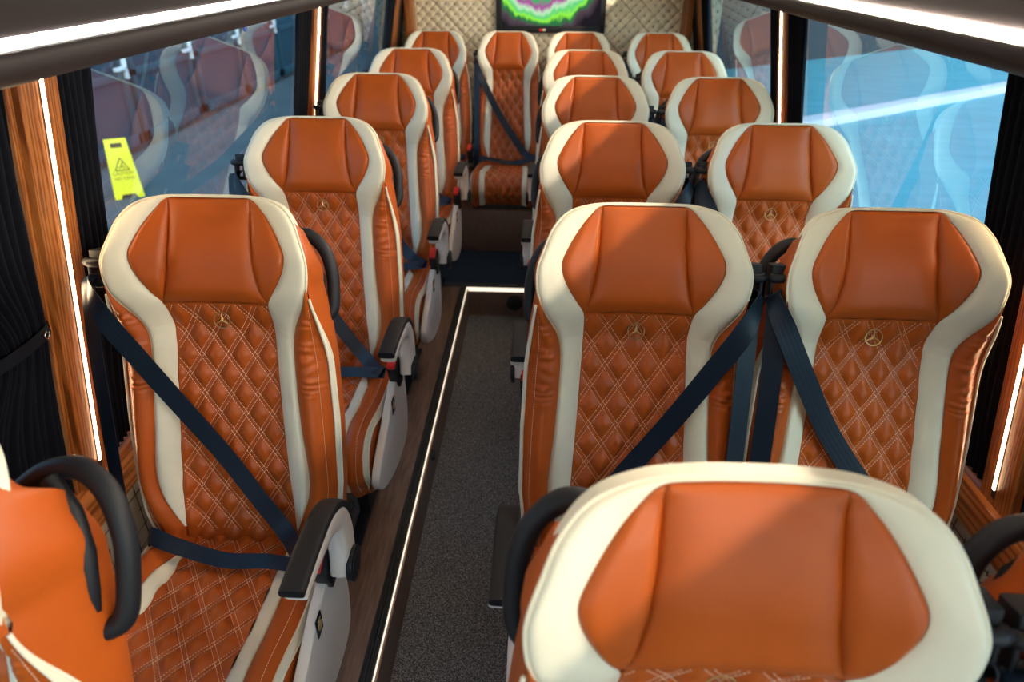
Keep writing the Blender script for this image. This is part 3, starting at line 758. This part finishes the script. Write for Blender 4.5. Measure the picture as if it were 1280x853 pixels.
def math_(op, a, b_=None, c_=None):
    q = n.nodes.new('ShaderNodeMath'); q.operation = op
    for i, x in enumerate((a, b_, c_)):
        if x is None: continue
        if isinstance(x, (int, float)): q.inputs[i].default_value = x
        else: n.links.new(x, q.inputs[i])
    return q.outputs[0]
# arch of light: distance from a curve z = f(x)
xx = sx.outputs['X']; zz = sx.outputs['Z']
arc = math_('MULTIPLY_ADD', math_('MULTIPLY', math_('ADD', xx, .05), math_('ADD', xx, .05)), 1.7, .035)
dd = math_('SUBTRACT', zz, arc)
dn = math_('MULTIPLY_ADD', nz.outputs['Fac'], .30, math_('ADD', dd, -.15))
rp = n.nodes.new('ShaderNodeValToRGB'); n.links.new(math_('ADD', math_('MULTIPLY_ADD', dn, 3.4, .56), math_('MULTIPLY', math_('ABSOLUTE', math_('ADD', xx, .06)), -.5)), rp.inputs[0])
el = rp.color_ramp.elements; cols = [(.0, (.012, .010, .014)), (.30, (.075, .05, .065)), (.42, (.02, .16, .05)), (.50, (.25, .75, .05)), (.60, (.10, .55, .16)), (.72, (.45, .70, .45)), (.84, (.35, .06, .28)), (1.0, (.05, .35, .12))]
while len(el) < len(cols): el.new(.5)
for q, (p_, c_) in zip(el, cols): q.position = p_; q.color = (*c_, 1)
n.links.new(rp.outputs[0], e_.inputs[0])
tv = empty('flat_screen', (.03, 4.93, 1.20), label='black framed screen on the quilted rear wall showing green northern lights', cat='screen')
b = MB(); W2, H2 = .355, .42
b.box((-W2, 0, -.03), (-W2 + .035, .035, H2)); b.box((W2 - .035, 0, -.03), (W2, .035, H2)); b.box((-W2 + .035, 0, -.03), (W2 - .035, .035, .012)); b.box((-W2 + .035, 0, H2 - .03), (W2 - .035, .035, H2))
obj('bezel', b.mesh('bezel', BLACK, bev=.003), tv)
obj('display', boxm('display', (-W2 + .034, .010, .010), (W2 - .034, .033, H2 - .028), TVM), tv)
obj('red_label', boxm('red_label', (-.07, -.002, -.018), (-.05, .001, -.006), REDP), tv)
obj('white_label', boxm('white_label', (-.05, -.002, -.018), (-.03, .001, -.006), CREAM), tv)

# ------------------------------------------------------------------ curtains
def curtain(side, y0, y1, label, tie=None, zt=1.475, zbm=.53):
    root = empty('curtain', (lean(side, .53), (y0 + y1) / 2, zbm), label=label, cat='curtain', group='black pleated curtains')
    nz_, ny = 60, 140; zs = np.linspace(zbm, zt, nz_); ts_ = np.linspace(0, 1, ny); P = np.zeros((nz_, ny, 3))
    npl = max(4, int((y1 - y0) / .022))
    for i, z in enumerate(zs):
        pinch = 0
        if tie: pinch = .45 * math.exp(-((z - tie) / .13) ** 2)
        yc = y1 if tie else (y0 + y1) / 2
        for j, t_ in enumerate(ts_):
            y = y0 + (y1 - y0) * t_; y = yc + (y - yc) * (1 - pinch)
            d = .009 * math.sin(t_ * npl * 2 * math.pi + .5 * math.sin(z * 5)) + .003 * math.sin(t_ * 37 + z * 9)
            P[i, j] = (lean(side, z) + side * .012 + d - lean(side, .53), y - (y0 + y1) / 2, z - zbm)
    b = MB(); b.grid(P); obj('cloth', b.mesh('cloth', CURT, smooth=True), root)
    if tie:
        wdt = (y1 - y0) * .56; b = MB(); x_ = lean(side, tie) - lean(side, .53) + side * .012
        loopp = [(x_ + .022 * math.cos(a), y1 - (y0 + y1) / 2 - wdt / 2 + (wdt / 2 + .01) * math.sin(a), tie - zbm) for a in np.linspace(0, 2 * math.pi, 25)[:-1]]
        rows = [[(p[0], p[1], p[2] + dz) for dz in (-.013, .013)] for p in loopp]
        b.grid(np.array(rows), closed_v=True); tb_ = obj('tie_band', b.mesh('tie_band', CURT, smooth=True), root)
        b = MB(); b.tube([(x_ - side * .024, y1 - (y0 + y1) / 2 - .03 + .006 * math.cos(a), tie - zbm + .006 * math.sin(a)) for a in np.linspace(0, 2 * math.pi, 17)[:-1]], .002, 6, closed=True)
        obj('eyelet', b.mesh('eyelet', STEEL, smooth=True), tb_)
curtain(-1, .86, 1.185, 'black pleated curtain gathered by a band with steel eyelet at the left frame edge', tie=.975)
curtain(-1, 1.33, 1.445, 'narrow black pleated curtain between near oak pillar and the window with the yellow sign')
curtain(-1, 2.77, 2.94, 'black curtain before the far lit pillar, at the end of the yellow sign window')
curtain(-1, 3.08, 3.19, 'thin black curtain behind the far lit pillar on the single seat side')
curtain(1, .86, 1.185, 'black curtain at the lower right frame edge, behind the black grab handle', tie=.975)
curtain(1, 1.33, 1.50, 'black curtain beside the large window seat of the pairs and the near right pillar')
curtain(1, 2.77, 2.94, 'black curtain before the far lit pillar at the end of the bright blue window')
curtain(1, 3.08, 3.19, 'thin black curtain behind the far lit pillar on the double seat side')
curtain(-1, 4.52, 4.67, 'black curtain in the rear corner behind the single seats')
curtain(1, 4.52, 4.67, 'black curtain in the rear corner behind the double seats')

# ------------------------------------------------------------------ outside
GZ = -.95
ASPH = mat('pale_asphalt', (0.30, 0.34, 0.37), 0.9); ramp(ASPH, tex(ASPH, 'ShaderNodeTexNoise', 1.2, Detail=8.0), [(0.3, (.07, .105, .12)), (0.7, (.11, .15, .165))])
LOT = mat('pale_blue_lot', (0.16, 0.42, 0.56), 0.85); ramp(LOT, tex(LOT, 'ShaderNodeTexNoise', 2.0, Detail=8.0, stretch=(.5, 2, 1)), [(0.3, (.09, .36, .42)), (0.7, (.15, .46, .52))])
struct('ground', boxm('ground', (-40, -30, GZ - .1), (-.5, 60, GZ), ASPH))
struct('ground_lot', boxm('ground_lot', (-.5, -30, GZ - .1), (40, 60, GZ), LOT))
KERB = mat('white_kerb', (.75, .76, .78), .8)
b = MB(); a0 = np.array([3.6, 11.3]); a1 = np.array([13, 18.0]); dn_ = np.array([.58, -.81]) * .0 + np.array([-.58, .81])
dirv = (a1 - a0) / np.linalg.norm(a1 - a0); nv_ = np.array([-dirv[1], dirv[0]]) * .35
b.add([(*p, z) for z in (GZ, GZ + .14) for p in (a0, a1, a1 + nv_, a0 + nv_)], BOXF)
obj('kerb', b.mesh('kerb', KERB, bev=.02), label='white kerb line across the lot outside the right window', cat='kerb')
def facade(root, ox, y0, y1, face, wallm, framem, glassm, n, z1, handle):
    # facade standing along y at x=0 of its root; face = +1 looks towards +x
    f = face
    obj('facade_wall', boxm('facade_wall', (min(0, -f * .3), y0, 0), (max(0, -f * .3), y1, z1), wallm), root)
    w_ = (y1 - y0) / n
    for k in range(n):
        ya = y0 + k * w_ + .08; yb = y0 + (k + 1) * w_ - .08
        fr_ = MB(); xa, xb = sorted((0, f * .08))
        for (p, q, r_, s_) in ((ya, ya + .1, .1, 2.6), (yb - .1, yb, .1, 2.6), (ya, yb, .1, .25), (ya, yb, 2.5, 2.6), (ya, yb, 1.0, 1.1)):
            fr_.box((xa, p, r_), (xb, q, s_))
        df = obj('door_leaf', fr_.mesh('door_leaf', framem, bev=.01), root)
        xa, xb = sorted((f * .01, f * .03))
        obj('pane', boxm('pane', (xa, ya + .1, .25), (xb, yb - .1, 2.5), glassm), df)
        if handle:
            h = MB(); xa, xb = sorted((f * .08, f * .14)); h.box((xa, yb - .07, 1.0), (xb, yb - .03, 1.28)); h.box((xa, yb - .30, 1.12), (xb, yb - .03, 1.17))
            obj('handle', h.mesh('handle', KERB, bev=.01), df)
BLG = mat('blue_door_glass', (.02, .06, .09), .1); BLF = mat('blue_frame', (.02, .07, .10), .5); GRW = mat('grey_render', (.07, .07, .075), .9)
bl = empty('building', (-5.9, 14, GZ), label='grey building front with blue framed glass doors outside the left window', cat='building')
facade(bl, 0, -8, 10, 1, GRW, BLF, BLG, 9, 4.0, True)
bl = empty('building', (7.5, 21, GZ), label='blue framed building beyond the kerb outside the right window', cat='building')
bl.rotation_euler = (0, 0, rad(-55))
facade(bl, 0, -9, 9, -1, GRW, mat('bright_blue_frame', (.03, .22, .55), .5), BLG, 8, 4.5, False)
# wet floor sign
YEL = mat('yellow_plastic', (.95, .80, .015), .45); INK = mat('sign_ink', (.05, .05, .02), .6)
sg = empty('caution_sign', (-4.95, 7.85, GZ), label='yellow folding wet floor sign standing on the ground outside the left window', cat='sign'); sg.rotation_euler = (0, 0, rad(32))
def board(tilt):
    b = MB(); H = .68
    prof = [(-.16, 0), (-.09, 0), (-.07, .05), (.07, .05), (.09, 0), (.16, 0), (.115, H), (-.115, H)]
    b.prism(prof, 1, -.012, .012); me = b.mesh('sign_board', YEL, bev=.004); return me
for s_ in (1, -1):
    bo_ = obj('sign_board', board(0), sg); bo_.location = (0, -s_ * .15, 0); bo_.rotation_euler = (-s_ * rad(12), 0, 0)
    if s_ == 1:
        b = MB(); b.box((-.06, -.0145, .585), (.06, -.012, .635)); obj('hand_slot', b.mesh('hand_slot', INK), bo_)
        b = MB(); tri = [(-.075, .33), (.075, .33), (0, .47)]
        for i in range(3):
            p, q = np.array(tri[i]), np.array(tri[(i + 1) % 3]); b.tube([(p[0], -.0125, p[1]), (q[0], -.0125, q[1])], .006, 6)
        b.tube([(-.03, -.0125, .355), (0, -.0125, .375), (.012, -.0125, .405)], .007, 6); b.tube([(0, -.0125, .375), (.035, -.0125, .352)], .006, 6); b.disc((.016, -.0145, .42), .009, 1, .002, 12)
        obj('pictogram', b.mesh('pictogram', INK), bo_)
        for txt, z, sz in (('CAUTION', .275, .05), ('WET FLOOR', .22, .04)):
            cu_ = bpy.data.curves.new('lettering', 'FONT'); cu_.body = txt; cu_.size = sz; cu_.align_x = 'CENTER'; cu_.extrude = .001; cu_.materials.append(INK)
            to_ = bpy.data.objects.new('lettering', cu_); me_ = bpy.data.meshes.new_from_object(to_); bpy.data.objects.remove(to_); to = obj('lettering', me_, bo_); to.location = (0, -.0135, z); to.rotation_euler = (rad(90), 0, 0)

# ------------------------------------------------------------------ seats
for r in range(6):
    for c in 'LIO': seat(c, r)
seat('C', 5)
